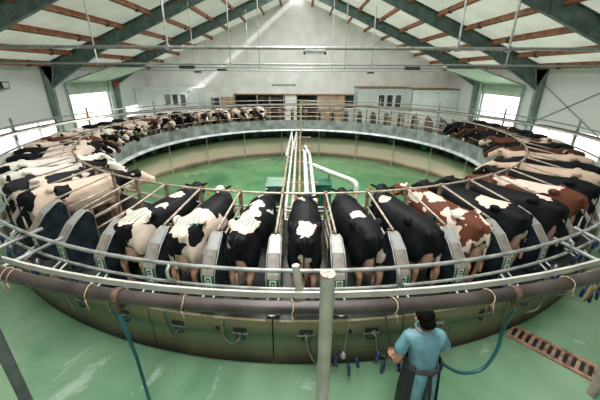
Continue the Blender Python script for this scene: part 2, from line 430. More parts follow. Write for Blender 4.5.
# wind bracing rods, right wall and left wall
for sd, s2 in ((1, 'cross-braced wall behind the black cows'), (-1, 'wall under the flood light')):
    b = MB(); x = sd * (W - .05)
    if sd > 0:
        b.tube([(x, 19.3, 4.2), (x, 13.6, 1.4)], .015, 5); b.tube([(x, 13.6, 4.2), (x, 16.4, 2.8), (x, 19.3, 1.4)], .015, 5)
        tag(b.build('bracing_rod', DARK), 'thin dark crossing tie rods on the ' + s2, 'bracing rod')

# cabins in front of the back wall
def cabin(x0, x1, y0, ztop, m_, label, wins, door=None, trim=None):
    t = thing('site_cabin', label, 'cabin', ((x0 + x1) / 2, y0, 0))
    cx = (x0 + x1) / 2; b = MB(); b.box((x0 - cx, 0, 0), (x1 - cx, YF - y0, ztop)); b.build('wall_panels', m_, t)
    for (a, c, z0, z1) in wins:
        b = MB(); b.bar((a - cx, -.02, z0), (a - cx, -.02, z1), .06, .06); b.bar((c - cx, -.02, z0), (c - cx, -.02, z1), .06, .06)
        b.bar((a - cx, -.02, z0), (c - cx, -.02, z0), .06, .06); b.bar((a - cx, -.02, z1), (c - cx, -.02, z1), .06, .06)
        f = b.build('window', WHITEPIPE, t)
        b = MB(); b.box((a - cx, -.015, z0), (c - cx, .0, z1)); b.build('pane', GLASS, f)
    if trim:
        b = MB(); b.box((x0 - cx - .03, -.05, ztop), (x1 - cx, YF - y0, ztop + .09)); b.build('roof_edge', trim, t)
    if door:
        b = MB(); b.box((door[0] - cx, -.03, 0), (door[1] - cx, -.0, door[2])); b.build('door', mat('blue_grey_door', (.06, .09, .11), .5, 0, .1, 2), t)
    for xx in (x0 + .6, x0 + (x1 - x0) * .55, x1 - .6):
        b = MB(); b.box((xx - cx - .14, -.06, ztop - .3), (xx - cx + .14, 0, ztop - .2)); b.build('vent', GREYCAB, t)
    return t
cabin(-13.85, -8.5, 28.2, 3.15, CABIN, 'white panel cabin with three windows beside the flood light wall', [(-11.35 + k * .66, -10.85 + k * .66, 1.65, 2.6) for k in range(3)])
cabin(5.3, 9.9, 28.2, 3.15, GREYCAB, 'pale grey panel cabin with three dark windows and a brown roof edge', [(7.05 + k * .72, 7.6 + k * .72, 1.5, 2.65) for k in range(3)], trim=BROWN)
cabin(9.95, 13.85, 28.05, 3.05, CABIN, 'plain white panel cabin beside the cross-braced wall', [], trim=BROWN)
b = MB(); b.box((-7.95, y - .07, 0), (-7.25, y - .0, 2.12)); struct(b.build('door_1', mat('dark_blue_door', (.03, .05, .075), .5, 0, .1, 2)))
b = MB()
for a, c in (((-8.02, y - .08, 0), (-8.02, y - .08, 2.2)), ((-7.18, y - .08, 0), (-7.18, y - .08, 2.2)), ((-8.06, y - .08, 2.2), (-7.14, y - .08, 2.2))): b.bar(a, c, .1, .1)
struct(b.build('trim_1', WHITEPIPE))
# curtain roll in the dark gateway
b = MB(); b.tube([(-3.6, y + .3, 2.05), (-.4, y + .3, 2.05)], .3, 16)
tag(b.build('rolled_curtain', mat('dark_curtain', (.05, .045, .03), .8, 0, .3, 3), smooth=True), 'dark rolled curtain across the gateway in the back wall', 'curtain')
# gateway frame and lean posts
b = MB()
for x in (-5.8, -3.7, -1.2, 4.45, 6.4): b.bar((x, y - .1, 0), (x, y - .1, 2.55), .1, .1)
b.bar((-5.8, y - .1, 2.5), (6.4, y - .1, 2.5), .1, .1); b.bar((-3.7, y - .1, 1.1), (4.4, y - .1, 1.1), .05, .05); b.bar((-3.7, y - .1, .6), (4.4, y - .1, .6), .05, .05)
tag(b.build('gateway_frame', mat('tan_steel', (.40, .28, .19), .6, .1, .2, 5)), 'tan steel gateway frame along the foot of the back wall', 'gate frame')

for o in list(C.objects):          # the hall stands a little off the camera's axis
    if o.parent is None and o.type in {'MESH', 'EMPTY'} and o.name not in ('floor', 'floor_pit', 'wall_pit'): o.location.x -= .35
# ------------------------------------------------------------------ overhead pipes with hangers
def fixz(yv, Y):  # height of the image row yv on a plane Y metres away
    return H - Y * math.tan(R(22.07) + math.atan((yv - 200) / 312))
def xat(u, yv, Y):
    dep = Y * cos(R(22.07)) + (H - fixz(yv, Y)) * sin(R(22.07)); return (u - 300) / 312 * dep
def overhead(Y, yv, rad, m_, hang, label, fix=()):
    z = fixz(yv, Y); t = thing('overhead_pipe', label, 'pipe', (0, Y, z))
    b = MB(); b.tube([(-W + .1, 0, 0), (W - .1, 0, 0)], rad, 10); b.build('pipe', m_, t, smooth=True)
    for u in hang:
        x = xat(u, yv, Y); b = MB(); b.tube([(x, 0, 0), (x, 0, roofz(x) - .3 - z)], .022 if rad < .05 else .03, 6)
        b.bar((x - .05, 0, 0), (x + .05, 0, 0), rad * 3, rad * 3); b.build('hanger', m_, t)
    for u, l in fix:
        x = xat(u, yv, Y); b = MB(); b.box((x - l / 2, -.08, -.16), (x + l / 2, .08, -.05)); b.build('bracket_plate', DARK, t)
    return z
overhead(10.0, 48, .05, GALV, (167, 457, 508), 'thick grey steel pipe, the lowest-hung of the overhead pipes')
overhead(11.8, 64.5, .033, mat('grey_overhead', (.30, .34, .33), .45, .3, .1, 4), (97, 230, 371, 505), 'thin pale overhead pipe on four long rods', [(186, .5), (412, .5)])
overhead(25.2, 71, .04, mat('pale_overhead', (.52, .56, .54), .45, .3, .1, 4), (248, 331, 160), 'pale overhead pipe strung by the back cabins', [(197, .5), (370, .5)])
overhead(18.5, 68, .028, GALV, (194, 344, 259), 'slim grey overhead pipe between the two pale ones', [(221, .5)])
# lamp hung under the thick pipe, lamp on the back wall
def tube_lamp(loc, L_, label):
    t = thing('strip_light', label, 'light', loc)
    b = MB(); b.box((-L_ / 2, -.07, 0), (L_ / 2, .07, .07)); b.build('housing', mat('lamp_housing', (.35, .38, .36), .5, .2, .1, 4), t, bevel=.01)
    b = MB(); b.tube([(-L_ / 2 + .05, 0, -.03), (L_ / 2 - .05, 0, -.03)], .03, 8); b.build('tube', mat('unlit_tube', (.75, .8, .78), .3), t)
    for s_ in (-1, 1):
        b = MB(); b.box((s_ * L_ / 2 - .03, -.05, -.07), (s_ * L_ / 2 + .03, .05, .02)); b.build('end_cap', DARK, t)
zz = fixz(52, 10.0); tube_lamp((xat(314, 52, 10.0), 10.0, zz), .6, 'short strip light hung under the thick overhead pipe')
tube_lamp((xat(283, 85, YF - .2), YF - .07, fixz(85, YF - .2)), 2.1, 'long strip light fixed on the white back gable wall')
# flood light on left wall
t = thing('flood_light', 'small black flood light on the ribbed white wall', 'flood light', (-W - .35, 15.7, 3.72))
b = MB(); b.box((0, -.04, -.04), (.25, .04, .04)); b.build('arm', BLACK, t)
b = MB(); b.box((.2, -.22, -.16), (.3, .22, .16)); b.build('housing', BLACK, t, bevel=.02)
b = MB(); b.box((.3, -.17, -.12), (.31, .17, .12)); b.build('lens', mat('lamp_lens', (.5, .55, .55), .2, 0, .1, 5), t)

# ================================================================== THE CAROUSEL
NS = 62; DP = 2 * pi / NS; PH0 = .010
DECK = .90
car = thing('milking_carousel', 'large round rotary milking platform with galvanised inner curb over a green pit', 'milking carousel', (0, 0, 0))
b = MB(); b.ringbox(7.54, 9.8, .76, DECK, 0, 2 * pi, 128, closed=True); b.build('deck', mat('dark_wet_deck', (.022, .024, .021), .45, 0, .3, 3), car)
b = MB(); b.ringbox(7.50, 7.55, .86, 1.46, 0, 2 * pi, 128, closed=True); b.build('inner_curb', CURB, car)
b = MB(); vs = []
n = 128
for i in range(n):
    ph = 2 * pi * i / n
    vs += [P(7.49, ph, .90), P(7.36, ph, .80), P(7.39, ph, .78), P(7.53, ph, .87)]
b.add(vs, [(4 * i + k, 4 * ((i + 1) % n) + k, 4 * ((i + 1) % n) + (k + 1) % 4, 4 * i + (k + 1) % 4) for i in range(n) for k in range(4)])
b.build('curb_lip', LIP, car)
for k in range(NS // 2):   # joints in the curb
    ph = PH0 + DP * (2 * k + .5)
    b = MB(); b.ringbox(7.485, 7.505, .88, 1.465, ph - .0025, ph + .0025, 1); b.build('curb_joint', LIP, car)
b = MB(); b.ringbox(8.7, 9.0, .1, .73, 0, 2 * pi, 96, closed=True); b.ringbox(9.2, 9.6, .02, .7, 0, 2 * pi, 96, closed=True); b.build('ring_beam', DARK, car)
# outer skirt panels, one per two stalls
for k in range(NS // 2):
    a = PH0 + DP * (2 * k - .5) + .0011; c = a + 2 * DP - .0022
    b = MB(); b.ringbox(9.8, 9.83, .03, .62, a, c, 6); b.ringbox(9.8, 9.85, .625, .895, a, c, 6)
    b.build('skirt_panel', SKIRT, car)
# slot, clip and cap per stall on the skirt
for k in range(NS):
    ph = PH0 + k * DP
    if cos(ph) < -.2: continue
    b = MB(); b.ringbox(9.84, 9.858, .655, .745, ph - .0105, ph + .0105, 2); b.build('hose_slot', BLACK, car)
    b = MB(); b.ringbox(9.82, 9.865, .635, .652, ph - .0125, ph + .0125, 2); b.build('slot_lip', GALV, car)
    b = MB(); p = [P(9.82, ph - .006, .56), P(9.87, ph - .006, .55), P(9.87, ph + .006, .53), P(9.82, ph + .006, .53)]
    b.tube(p, .014, 6); b.build('hose_clip', BLACK, car)
    if k % 4 == 1:
        b = MB(); q = P(9.845, ph - .035, .70); b.ell(q, (.05, .02, .05), 6, 10); b.build('port_cap', BLACK, car)
def ringtube(r, z, rad, p0=0, p1=2 * pi, n=128, k=8):
    b = MB(); full = abs(p1 - p0 - 2 * pi) < 1e-6
    b.tube([P(r, p0 + (p1 - p0) * i / n, z) for i in range(n if full else n + 1)], rad, k, closed=full); return b
ringtube(7.99, 2.22, .022).build('chest_rail', TUBE, car, smooth=True)
ringtube(7.96, 1.92, .02).build('lower_chest_rail', TUBE, car, smooth=True)
ringtube(7.60, 1.68, .02).build('curb_rail', TUBE, car, smooth=True)
A0, A1 = -2.45, 2.45
ringtube(10.04, 1.93, .029, A0, A1, 128, 10).build('rump_rail', PIPE, car, smooth=True)
ringtube(10.08, 1.67, .022, A0, A1, 128, 8).build('lower_rump_rail', PIPE, car, smooth=True)
for k in range(-24, 25):
    if k % 3 == 1:
        ph = PH0 + (k + .18) * DP; b = MB(); b.tube([P(10.04, ph, 1.93), P(10.12, ph, 1.87), P(10.12, ph, 1.74), P(10.08, ph + .008, 1.67)], .026, 8); b.build('rail_link', PIPE, car, smooth=True)
# bits under the deck on the far side: rollers, drive boxes
for k in range(40):
    ph = pi + (k - 20) * .095
    b = MB(); q = P(8.7, ph, .42); b.tube([P(8.1, ph, .47), P(8.4, ph, .47)], .16, 12); b.build('roller', DARK if k % 3 else GREENBOX, car)
ringtube(8.1, .66, .018, pi - 2, pi + 2, 64, 6).build('service_line', OCHRE, car)
ringtube(8.15, .56, .03, pi - 2, pi + 2, 64, 6).build('drain_line', TEAL, car)

# pit: pale stay posts and rail on the pit wall
ph_s = [pi + (k + .5) * .318 - .0 for k in range(-7, 7)]
for i, ph in enumerate(ph_s):
    t = MB(); t.tube([P(8.05, ph, -1.07), P(8.05, ph, .6)], .032, 8); t.tube([P(8.05, ph, .6), P(7.7, ph, .76)], .025, 6)
    tag(t.build('stay_post', mat('pale_stay', (.50, .55, .46), .5, .2, .1, 5)), 'pale vertical stay against the pit wall, %s one from the flood light side' % ORD[14 - i], 'stay post', 'stays along the pit wall')
b = ringtube(8.38, .10, .03, pi - 2.2, pi + 2.2, 96, 8)
tag(b.build('pit_rail', mat('green_grey_rail', (.30, .38, .30), .5, .2, .1, 4), smooth=True), 'long curved grey-green rail along the top of the pit wall', 'rail')

# ------------------------------------------------------------------ stall dividers and rump consoles
def side_words(k, half=False):
    """k: stall boundary index, 0 lies just on the worker's side of the steel post"""
    if k >= 1: return '%s from the steel post, towards the worker' % ORD[k]
    return '%s from the steel post, away from the worker' % ORD[1 - k]
def polar(o, r, ph, z=0):
    o.location = P(r, ph, z); o.rotation_euler = (0, 0, ph + pi / 2)
# divider: local x points to the carousel centre; origin on the deck at r = 10
div0 = thing('stall_divider', '', 'stall divider', (0, 0, 0), 0, 'tubular dividers between the stalls')
b = MB(); b.bar((1.67, 0, 0), (1.67, 0, 1.36), .055, .055); b.build('inner_post', RUSTPOST, div0)
b = MB(); b.bar((.64, 0, 0), (.64, 0, 1.06), .05, .05); b.build('outer_post', RUSTPOST, div0)
for z0, z1, x1 in ((1.33, 1.11, .50), (1.03, .87, .64), (.80, .63, .64), (.57, .40, .64)):
    b = MB(); b.tube([(1.67, 0, z0), (x1, 0, z1)], .02, 8); b.build('rail', TUBE, div0, smooth=True)
b = MB()
con0 = thing('rump_console', '', 'milking console', (0, 0, 0), 0, 'consoles between the rumps of the cows')
prof = [(.62, .02), (.62, .96), (.58, 1.045), (.52, 1.075), (.45, 1.05), (.24, .91), (.03, .66), (.00, .60), (.02, .10), (.06, .02)]
hw = [.09, .09, .085, .070, .100, .112, .112, .110, .102, .10]
b = MB(); n = len(prof)
vs = [(x, -h_, z) for (x, z), h_ in zip(prof, hw)] + [(x, h_, z) for (x, z), h_ in zip(prof, hw)]
b.add(vs, [tuple(range(n)), tuple(reversed(range(n, 2 * n)))] + [(i, (i + 1) % n, n + (i + 1) % n, n + i) for i in range(n)])
b.build('cabinet', STEELDARK, con0, bevel=.012)
def face(i0, i1, inset, off, name, m_, par=con0, t0=0., t1=1.):
    b = MB(); pts = []
    seg = list(range(i0, i1 + 1)); ring = []
    for i in seg:
        (x, z), h_ = prof[i], hw[i] - inset
        pts.append((x - off, z + off * .6, h_))
    vs = []
    for x, z, h_ in pts: vs += [(x, -h_, z), (x, h_, z), (x + off, h_, z - off * .6), (x + off, -h_, z - off * .6)]
    m = len(pts); fs = [(4 * i + k, 4 * (i + 1) + k, 4 * (i + 1) + (k + 1) % 4, 4 * i + (k + 1) % 4) for i in range(m - 1) for k in range(4)] + [(0, 1, 2, 3), (4 * m - 1, 4 * m - 2, 4 * m - 3, 4 * m - 4)]
    b.add(vs, fs); return b.build(name, m_, par)
face(2, 5, .025, .012, 'hood', CONS_HI)
face(5, 7, .028, .010, 'face_plate', CONS_LO)
face(7, 8, .022, .008, 'green_panel', PANELG)
for s_ in (-1, 1):
    b = MB(); b.tube([(x - .005, s_ * (h_ - .008), z) for (x, z), h_ in list(zip(prof, hw))[1:9]], .011, 6); b.build('edge_trim', GALV, con0, smooth=True)
b = MB(); b.box((-.012, -.05, .36), (-.002, .05, .59)); sg = b.build('number_sign', SIGN, con0)
b = MB(); b.box((-.016, -.03, .54), (-.012, .03, .565)); b.box((-.016, -.032, .49), (-.012, -.008, .525)); b.box((-.016, .01, .49), (-.012, .032, .525))
b.add([(-.016, -.036, .39), (-.016, .036, .39), (-.016, .0, .47), (-.012, -.036, .39), (-.012, .036, .39), (-.012, 0, .47)], [(0, 1, 2), (3, 5, 4), (0, 3, 4, 1), (1, 4, 5, 2), (2, 5, 3, 0)])
b.build('sign_marks', BLACK, sg)
b = MB(); b.tube([(.0, -.08, .30), (-.16, -.085, .22), (-.24, -.06, .18), (-.26, 0, .17), (-.24, .06, .18), (-.16, .085, .22), (.0, .08, .30)], .016, 8); b.build('hoop', WHITEPIPE, con0, smooth=True)
first = True
for k in range(-30, 32):
    ph = PH0 + (k - .5) * DP
    d = div0 if first else copy_tree(div0); c = con0 if first else copy_tree(con0); first = False
    polar(d, 9.66, ph, DECK); polar(c, 9.66, ph, DECK)
    kk = k
    d['label'] = 'tubular stall divider, ' + side_words(kk)
    c['label'] = 'grey rump console with green sign, ' + side_words(kk)

# ------------------------------------------------------------------ COWS
def coat(name, dark, light, seed, thr, blobs=(), stripes=None, legs=(.34, .19, .13), scale=2.2):
    m, nt, p = nodes(name); L = nt.links
    tc = N(nt, 'ShaderNodeTexCoord'); mp = N(nt, 'ShaderNodeMapping'); mp.inputs['Location'].default_value = (seed * 3.7, seed * 1.9, seed * 2.3)
    L.new(tc.outputs['Object'], mp.inputs[0])
    n1 = N(nt, 'ShaderNodeTexNoise'); n1.inputs['Scale'].default_value = scale; n1.inputs['Detail'].default_value = 3; n1.inputs['Roughness'].default_value = .45
    L.new(mp.outputs[0], n1.inputs[0])
    cr = N(nt, 'ShaderNodeMath', operation='GREATER_THAN'); L.new(n1.outputs[0], cr.inputs[0]); cr.inputs[1].default_value = thr
    cur = cr.outputs[0]      # 1 = light hair
    wn_ = N(nt, 'ShaderNodeTexNoise'); wn_.inputs['Scale'].default_value = 4.5; wn_.inputs['Detail'].default_value = 3; L.new(mp.outputs[0], wn_.inputs[0])
    wa = N(nt, 'ShaderNodeVectorMath', operation='MULTIPLY_ADD'); L.new(wn_.outputs[1], wa.inputs[0]); wa.inputs[1].default_value = (.34,) * 3; L.new(tc.outputs['Object'], wa.inputs[2])
    wb = N(nt, 'ShaderNodeVectorMath', operation='SUBTRACT'); L.new(wa.outputs[0], wb.inputs[0]); wb.inputs[1].default_value = (.17,) * 3
    for (x, y_, z, r, v) in blobs:
        sb = N(nt, 'ShaderNodeVectorMath', operation='DISTANCE'); L.new(wb.outputs[0], sb.inputs[0]); sb.inputs[1].default_value = (x, y_, z)
        lt = N(nt, 'ShaderNodeMath', operation='LESS_THAN'); L.new(sb.outputs['Value'], lt.inputs[0]); lt.inputs[1].default_value = r
        if v:
            q = N(nt, 'ShaderNodeMath', operation='MAXIMUM'); L.new(cur, q.inputs[0]); L.new(lt.outputs[0], q.inputs[1])
        else:
            q = N(nt, 'ShaderNodeMath', operation='SUBTRACT', use_clamp=True); L.new(cur, q.inputs[0]); L.new(lt.outputs[0], q.inputs[1])
        cur = q.outputs[0]
    hm = N(nt, 'ShaderNodeTexNoise'); hm.inputs['Scale'].default_value = 9; hm.inputs['Detail'].default_value = 5; L.new(tc.outputs['Object'], hm.inputs[0])
    mx = N(nt, 'ShaderNodeMix', data_type='RGBA'); L.new(cur, mx.inputs[0]); mx.inputs[6].default_value = (*dark, 1); mx.inputs[7].default_value = (*light, 1)
    hue = N(nt, 'ShaderNodeMapRange'); hue.inputs[3].default_value = .78; hue.inputs[4].default_value = 1.15; L.new(hm.outputs[0], hue.inputs[0])
    ml = N(nt, 'ShaderNodeVectorMath', operation='SCALE'); L.new(mx.outputs[2], ml.inputs[0]); L.new(hue.outputs[0], ml.inputs['Scale'])
    col = ml.outputs[0]
    sx = N(nt, 'ShaderNodeSeparateXYZ'); L.new(wb.outputs[0], sx.inputs[0])
    lg = N(nt, 'ShaderNodeMapRange'); lg.inputs[1].default_value = .72; lg.inputs[2].default_value = .58; L.new(sx.outputs[2], lg.inputs[0])
    m2 = N(nt, 'ShaderNodeMix', data_type='RGBA'); L.new(lg.outputs[0], m2.inputs[0]); L.new(col, m2.inputs[6]); m2.inputs[7].default_value = (*legs, 1); col = m2.outputs[2]
    if stripes:
        x, y_, z, r = stripes
        sb = N(nt, 'ShaderNodeVectorMath', operation='DISTANCE'); L.new(tc.outputs['Object'], sb.inputs[0]); sb.inputs[1].default_value = (x, y_, z)
        lt = N(nt, 'ShaderNodeMath', operation='LESS_THAN'); L.new(sb.outputs['Value'], lt.inputs[0]); lt.inputs[1].default_value = r
        wv = N(nt, 'ShaderNodeTexWave', bands_direction='Y'); wv.inputs['Scale'].default_value = 5.2; wv.inputs['Distortion'].default_value = 1.6; L.new(tc.outputs['Object'], wv.inputs[0])
        gt = N(nt, 'ShaderNodeMath', operation='GREATER_THAN'); L.new(wv.outputs[1], gt.inputs[0]); gt.inputs[1].default_value = .80
        an = N(nt, 'ShaderNodeMath', operation='MULTIPLY'); L.new(lt.outputs[0], an.inputs[0]); L.new(gt.outputs[0], an.inputs[1])
        m3 = N(nt, 'ShaderNodeMix', data_type='RGBA'); L.new(an.outputs[0], m3.inputs[0]); L.new(col, m3.inputs[6]); m3.inputs[7].default_value = (.07, .20, .15, 1); col = m3.outputs[2]
    L.new(col, p.inputs['Base Color']); p.inputs['Roughness'].default_value = .62; p.inputs['Specular IOR Level'].default_value = .10
    bp = N(nt, 'ShaderNodeBump'); bp.inputs['Strength'].default_value = .25; bp.inputs['Distance'].default_value = .02; L.new(hm.outputs[0], bp.inputs['Height']); L.new(bp.outputs[0], p.inputs['Normal'])
    return m
BK = (.006, .007, .009); WH = (.60, .50, .43); RD = (.10, .035, .02); CR = (.50, .38, .30)

def ring(x, w_, top, bot, yoff=0., n=18, flat=2.3):
    zc = (top + bot) / 2; hh = (top - bot) / 2; out = []
    for k in range(n):
        a = 2 * pi * k / n; c, s_ = cos(a), sin(a)
        yy = math.copysign(abs(c) ** (2 / flat), c) * w_; zz_ = math.copysign(abs(s_) ** (2 / flat), s_) * hh
        if s_ < 0: yy *= .92
        out.append(Vector((x, yoff + yy, zc + zz_)))
    return out
def cow_mesh(yaw, pitch, name, wid=1., hind=0.):
    """one continuous cow body: lofts fused by a voxel remesh, neck and head turned by yaw / pitch about the withers"""
    b = MB()
    b.loft([ring(x, w_ * wid, t, bo) for x, w_, t, bo in [(-1.03, .07, 1.27, 1.08), (-.98, .17, 1.345, .90), (-.88, .235, 1.385, .76), (-.70, .29, 1.405, .68), (-.52, .315, 1.40, .66),
        (-.30, .315, 1.365, .60), (-.05, .365, 1.355, .54), (.2, .37, 1.35, .54), (.42, .315, 1.36, .58), (.60, .25, 1.365, .64), (.74, .20, 1.33, .72), (.84, .13, 1.30, .85)]])
    for s_ in (-1, 1):
        b.ell((-.58, s_ * .255 * wid, 1.335), (.10, .06, .07)); b.ell((-.97, s_ * .12, 1.26), (.07, .05, .07))
        b.ell((.52, s_ * .20, 1.0), (.19, .12, .30))
        h_ = hind * s_
        b.ell((-.72, s_ * .19, .92), (.26, .13, .32))
        b.tube([(-.76 + h_, s_ * .19, .85), (-.80 + h_, s_ * .19, .66), (-.93 + h_, s_ * .17, .50), (-.91 + h_, s_ * .165, .3), (-.88 + h_, s_ * .165, .12), (-.85 + h_, s_ * .165, .07), (-.82 + h_, s_ * .165, .0)],
               [.15, .105, .06, .043, .043, .052, .062], 12)
        b.tube([(.50, s_ * .19, .86), (.48, s_ * .18, .66), (.51, s_ * .17, .42), (.51, s_ * .165, .28), (.52, s_ * .165, .1), (.54, s_ * .165, .06), (.56, s_ * .165, .0)],
               [.12, .08, .055, .042, .04, .05, .06], 12)
    b.tube([(-1.0, 0, 1.34), (-1.07, .0, 1.24), (-1.09, .01, 1.0), (-1.08, .015, .75), (-1.08, .01, .6), (-1.07, .01, .45)], [.035, .032, .024, .022, .035, .03], 8)
    nv = len(b.v)
    b.tube([(.55, 0, 1.12), (.78, 0, 1.14), (.98, 0, 1.20), (1.14, 0, 1.26)], [.27, .19, .135, .115], 16)
    b.loft([ring(x, w_, t, bo, n=14) for x, w_, t, bo in [(1.06, .07, 1.36, 1.16), (1.12, .105, 1.395, 1.12), (1.20, .12, 1.39, 1.08), (1.28, .11, 1.355, 1.05), (1.38, .085, 1.29, 1.01), (1.48, .07, 1.22, .98), (1.54, .075, 1.19, .97), (1.58, .06, 1.165, 1.0)]])
    for s_ in (-1, 1):
        b.ell((1.20, s_ * .112, 1.30), (.035, .03, .035), 6, 8)
        b.ell((1.12, s_ * .20, 1.32), (.05, .10, .035), 6, 10, rot=Euler((s_ * .25, 0, -s_ * .35)).to_matrix())
    piv = Vector((.70, 0, 1.15)); M1 = Matrix.Translation(piv) @ Euler((0, pitch, yaw)).to_matrix().to_4x4() @ Matrix.Translation(-piv)
    for i in range(nv, len(b.v)):
        v = Vector(b.v[i]); t_ = max(0, min(1, (v.x - .60) / .35))
        b.v[i] = tuple(v.lerp(M1 @ v, t_))
    me = b.mesh(name, BLACK); o = bpy.data.objects.new('tmp', me); C.objects.link(o)
    r = o.modifiers.new('r', 'REMESH'); r.mode = 'VOXEL'; r.voxel_size = .026
    s2 = o.modifiers.new('s', 'SMOOTH'); s2.factor = .5; s2.iterations = 5
    dg = bpy.context.evaluated_depsgraph_get(); m2 = bpy.data.meshes.new_from_object(o.evaluated_get(dg)); m2.name = name
    bpy.data.objects.remove(o)
    for p in m2.polygons: p.use_smooth = True
    m2.materials.clear(); m2.materials.append(BLACK)
    tags = [tuple(M1 @ Vector((1.09, s_ * .27, 1.30))) for s_ in (-1, 1)]
    return m2, tags
PROT = [cow_mesh(y_, p_, 'cow_body_%d' % i, w_, h_) for i, (y_, p_, w_, h_) in enumerate([(-.30, .22, 1., .03), (.35, .16, 1.04, -.04), (-.6, .08, 1., .05), (-.12, .46, 1.02, 0), (.65, .14, 1.03, -.03)])]
def tag_mesh(pos):
    b = MB(); x, y_, z = pos; b.box((x - .035, y_ - .022, z - .075), (x - .025, y_ + .022, z - .01)); b.ell((x - .03, y_, z - .01), (.012, .012, .012), 5, 6); return b.mesh('ear_tag', TAGM)
TAGS = [[tag_mesh(p) for p in t] for _, t in PROT]
b = MB(); b.ell((-.66, 0, .60), (.24, .17, .20), 10, 14); b.ell((-.84, 0, .76), (.15, .115, .26), 8, 12)
for sx_ in (-1, 1):
    for sy_ in (-1, 1): b.tube([(-.66 + sx_ * .08, sy_ * .07, .46), (-.66 + sx_ * .08, sy_ * .07, .36)], [.022, .014], 8)
UD = b.mesh('udder', UDDER, True)
special = {
 0: ('black cow with white rump star', 3, coat('coat_star', BK, WH, 1, .80, [(-.78, -.02, 1.42, .19, 1), (-.62, .0, 1.46, .16, 1), (-.95, .0, .95, .13, 1), (.45, .1, 1.4, .08, 1)])),
 1: ('black cow with small white back patch', 0, coat('coat_patch', BK, WH, 2, .82, [(-.32, .04, 1.42, .17, 1), (-.95, -.12, .9, .16, 1)])),
 2: ('wide glossy black cow', 2, coat('coat_black', BK, WH, 3, .86, [(.35, .15, 1.38, .12, 1), (-.95, -.2, .7, .12, 1)])),
 3: ('red and white cow', 1, coat('coat_red', RD, WH, 4, .54, [(.25, 0, 1.4, .20, 1), (-.55, .10, 1.40, .13, 1), (-.95, -.1, .9, .15, 1)], scale=3.6)),
 4: ('black cow with pale loin patch', 4, coat('coat_loin', BK, WH, 5, .80, [(-.40, .05, 1.42, .28, 1), (-1., -.1, .85, .16, 1)])),
 5: ('black cow with small tail mark', 1, coat('coat_tail', BK, WH, 6, .84, [(-.68, .05, 1.46, .15, 1)])),
 6: ('red cow with a pale saddle', 3, coat('coat_saddle', RD, WH, 7, .60, [(-.35, 0, 1.4, .34, 1), (-.05, 0, 1.4, .25, 1), (-.85, 0, 1.2, .25, 0)])),
 7: ('all black cow', 0, coat('coat_coal', BK, WH, 8, .92, [])),
 8: ('cream cow', 1, coat('coat_cream', RD, CR, 9, .22, [])),
 9: ('all black cow', 3, coat('coat_coal_b', BK, WH, 10, .9, [])),
 10: ('pale cream cow', 2, coat('coat_cream_b', RD, CR, 12, .25, [])),
 -1: ('black cow with broad white back', 0, coat('coat_back', BK, WH, 13, .66, [(-.60, .02, 1.50, .34, 1), (-.25, .05, 1.48, .28, 1), (.15, .05, 1.44, .24, 1), (-.3, -.25, 1.35, .13, 0), (.1, .2, 1.35, .12, 0), (-.95, 0, 1.0, .2, 0)], (-.55, -.05, 1.4, .16))),
 -2: ('white-rumped cow with black patches', 4, coat('coat_rump', BK, WH, 14, .58, [(-.7, 0, 1.2, .62, 1), (-.98, .12, 1.12, .24, 0), (-.80, -.27, 1.2, .19, 0), (.25, 0, 1.3, .35, 0)], (-.62, -.0, 1.4, .24))),
 -3: ('black cow with white hip panel', 1, coat('coat_hip', BK, WH, 15, .70, [(-.72, -.02, 1.46, .30, 1), (-.85, -.30, 1.0, .28, 1), (-.2, -.2, 1.4, .15, 1), (.3, 0, 1.4, .15, 1)], (-.72, -.0, 1.4, .22))),
 -6: ('pale cow with black head and rump', 2, coat('coat_pale', BK, (.60, .47, .38), 16, .12, [(-.98, .08, 1.2, .34, 0), (-.40, -.28, 1.25, .17, 0), (.95, 0, 1.2, .42, 0), (1.4, 0, 1.1, .3, 0)], (-.8, .1, 1.4, .2))),
 -7: ('black cow with white lines', 3, coat('coat_lines', (.02, .022, .026), WH, 18, .57, [])),
 -8: ('white-backed cow with charcoal flanks', 0, coat('coat_flank', BK, (.7, .66, .6), 17, .48, [(.9, 0, 1.2, .3, 0)], (-.85, 0, 1.4, .15))),
 -9: ('mostly white cow', 1, coat('coat_white', BK, (.7, .66, .6), 19, .42, [])),
}
generic = [('black and white cow', coat('coat_g1', BK, WH, 21, .50)), ('black and white cow', coat('coat_g2', BK, WH, 23, .54)), ('mostly white cow', coat('coat_g3', BK, (.68, .64, .58), 25, .42)),
           ('mostly black cow', coat('coat_g4', BK, WH, 27, .60)), ('black and white cow', coat('coat_g5', BK, WH, 29, .47))]
redg = ('red-brown cow', coat('coat_g6', RD, WH, 31, .52)); blk = ('nearly all black cow', coat('coat_g7', BK, WH, 33, .70))
brn = ('dark brown cow', coat('coat_g8', (.06, .025, .015), WH, 35, .66))
rng = random.Random(11)
def place_cow(loc, rz, desc, m_, pi_, label, group):
    t = thing('cow', label, 'cow', loc, rz, group)
    me, _ = PROT[pi_]
    o = bpy.data.objects.new('body', me); C.objects.link(o); o.parent = t
    o.material_slots[0].link = 'OBJECT'; o.material_slots[0].material = m_
    u = bpy.data.objects.new('udder', UD); C.objects.link(u); u.parent = t
    for tm in TAGS[pi_]:
        g = bpy.data.objects.new('ear_tag', tm); C.objects.link(g); g.parent = t
    return t
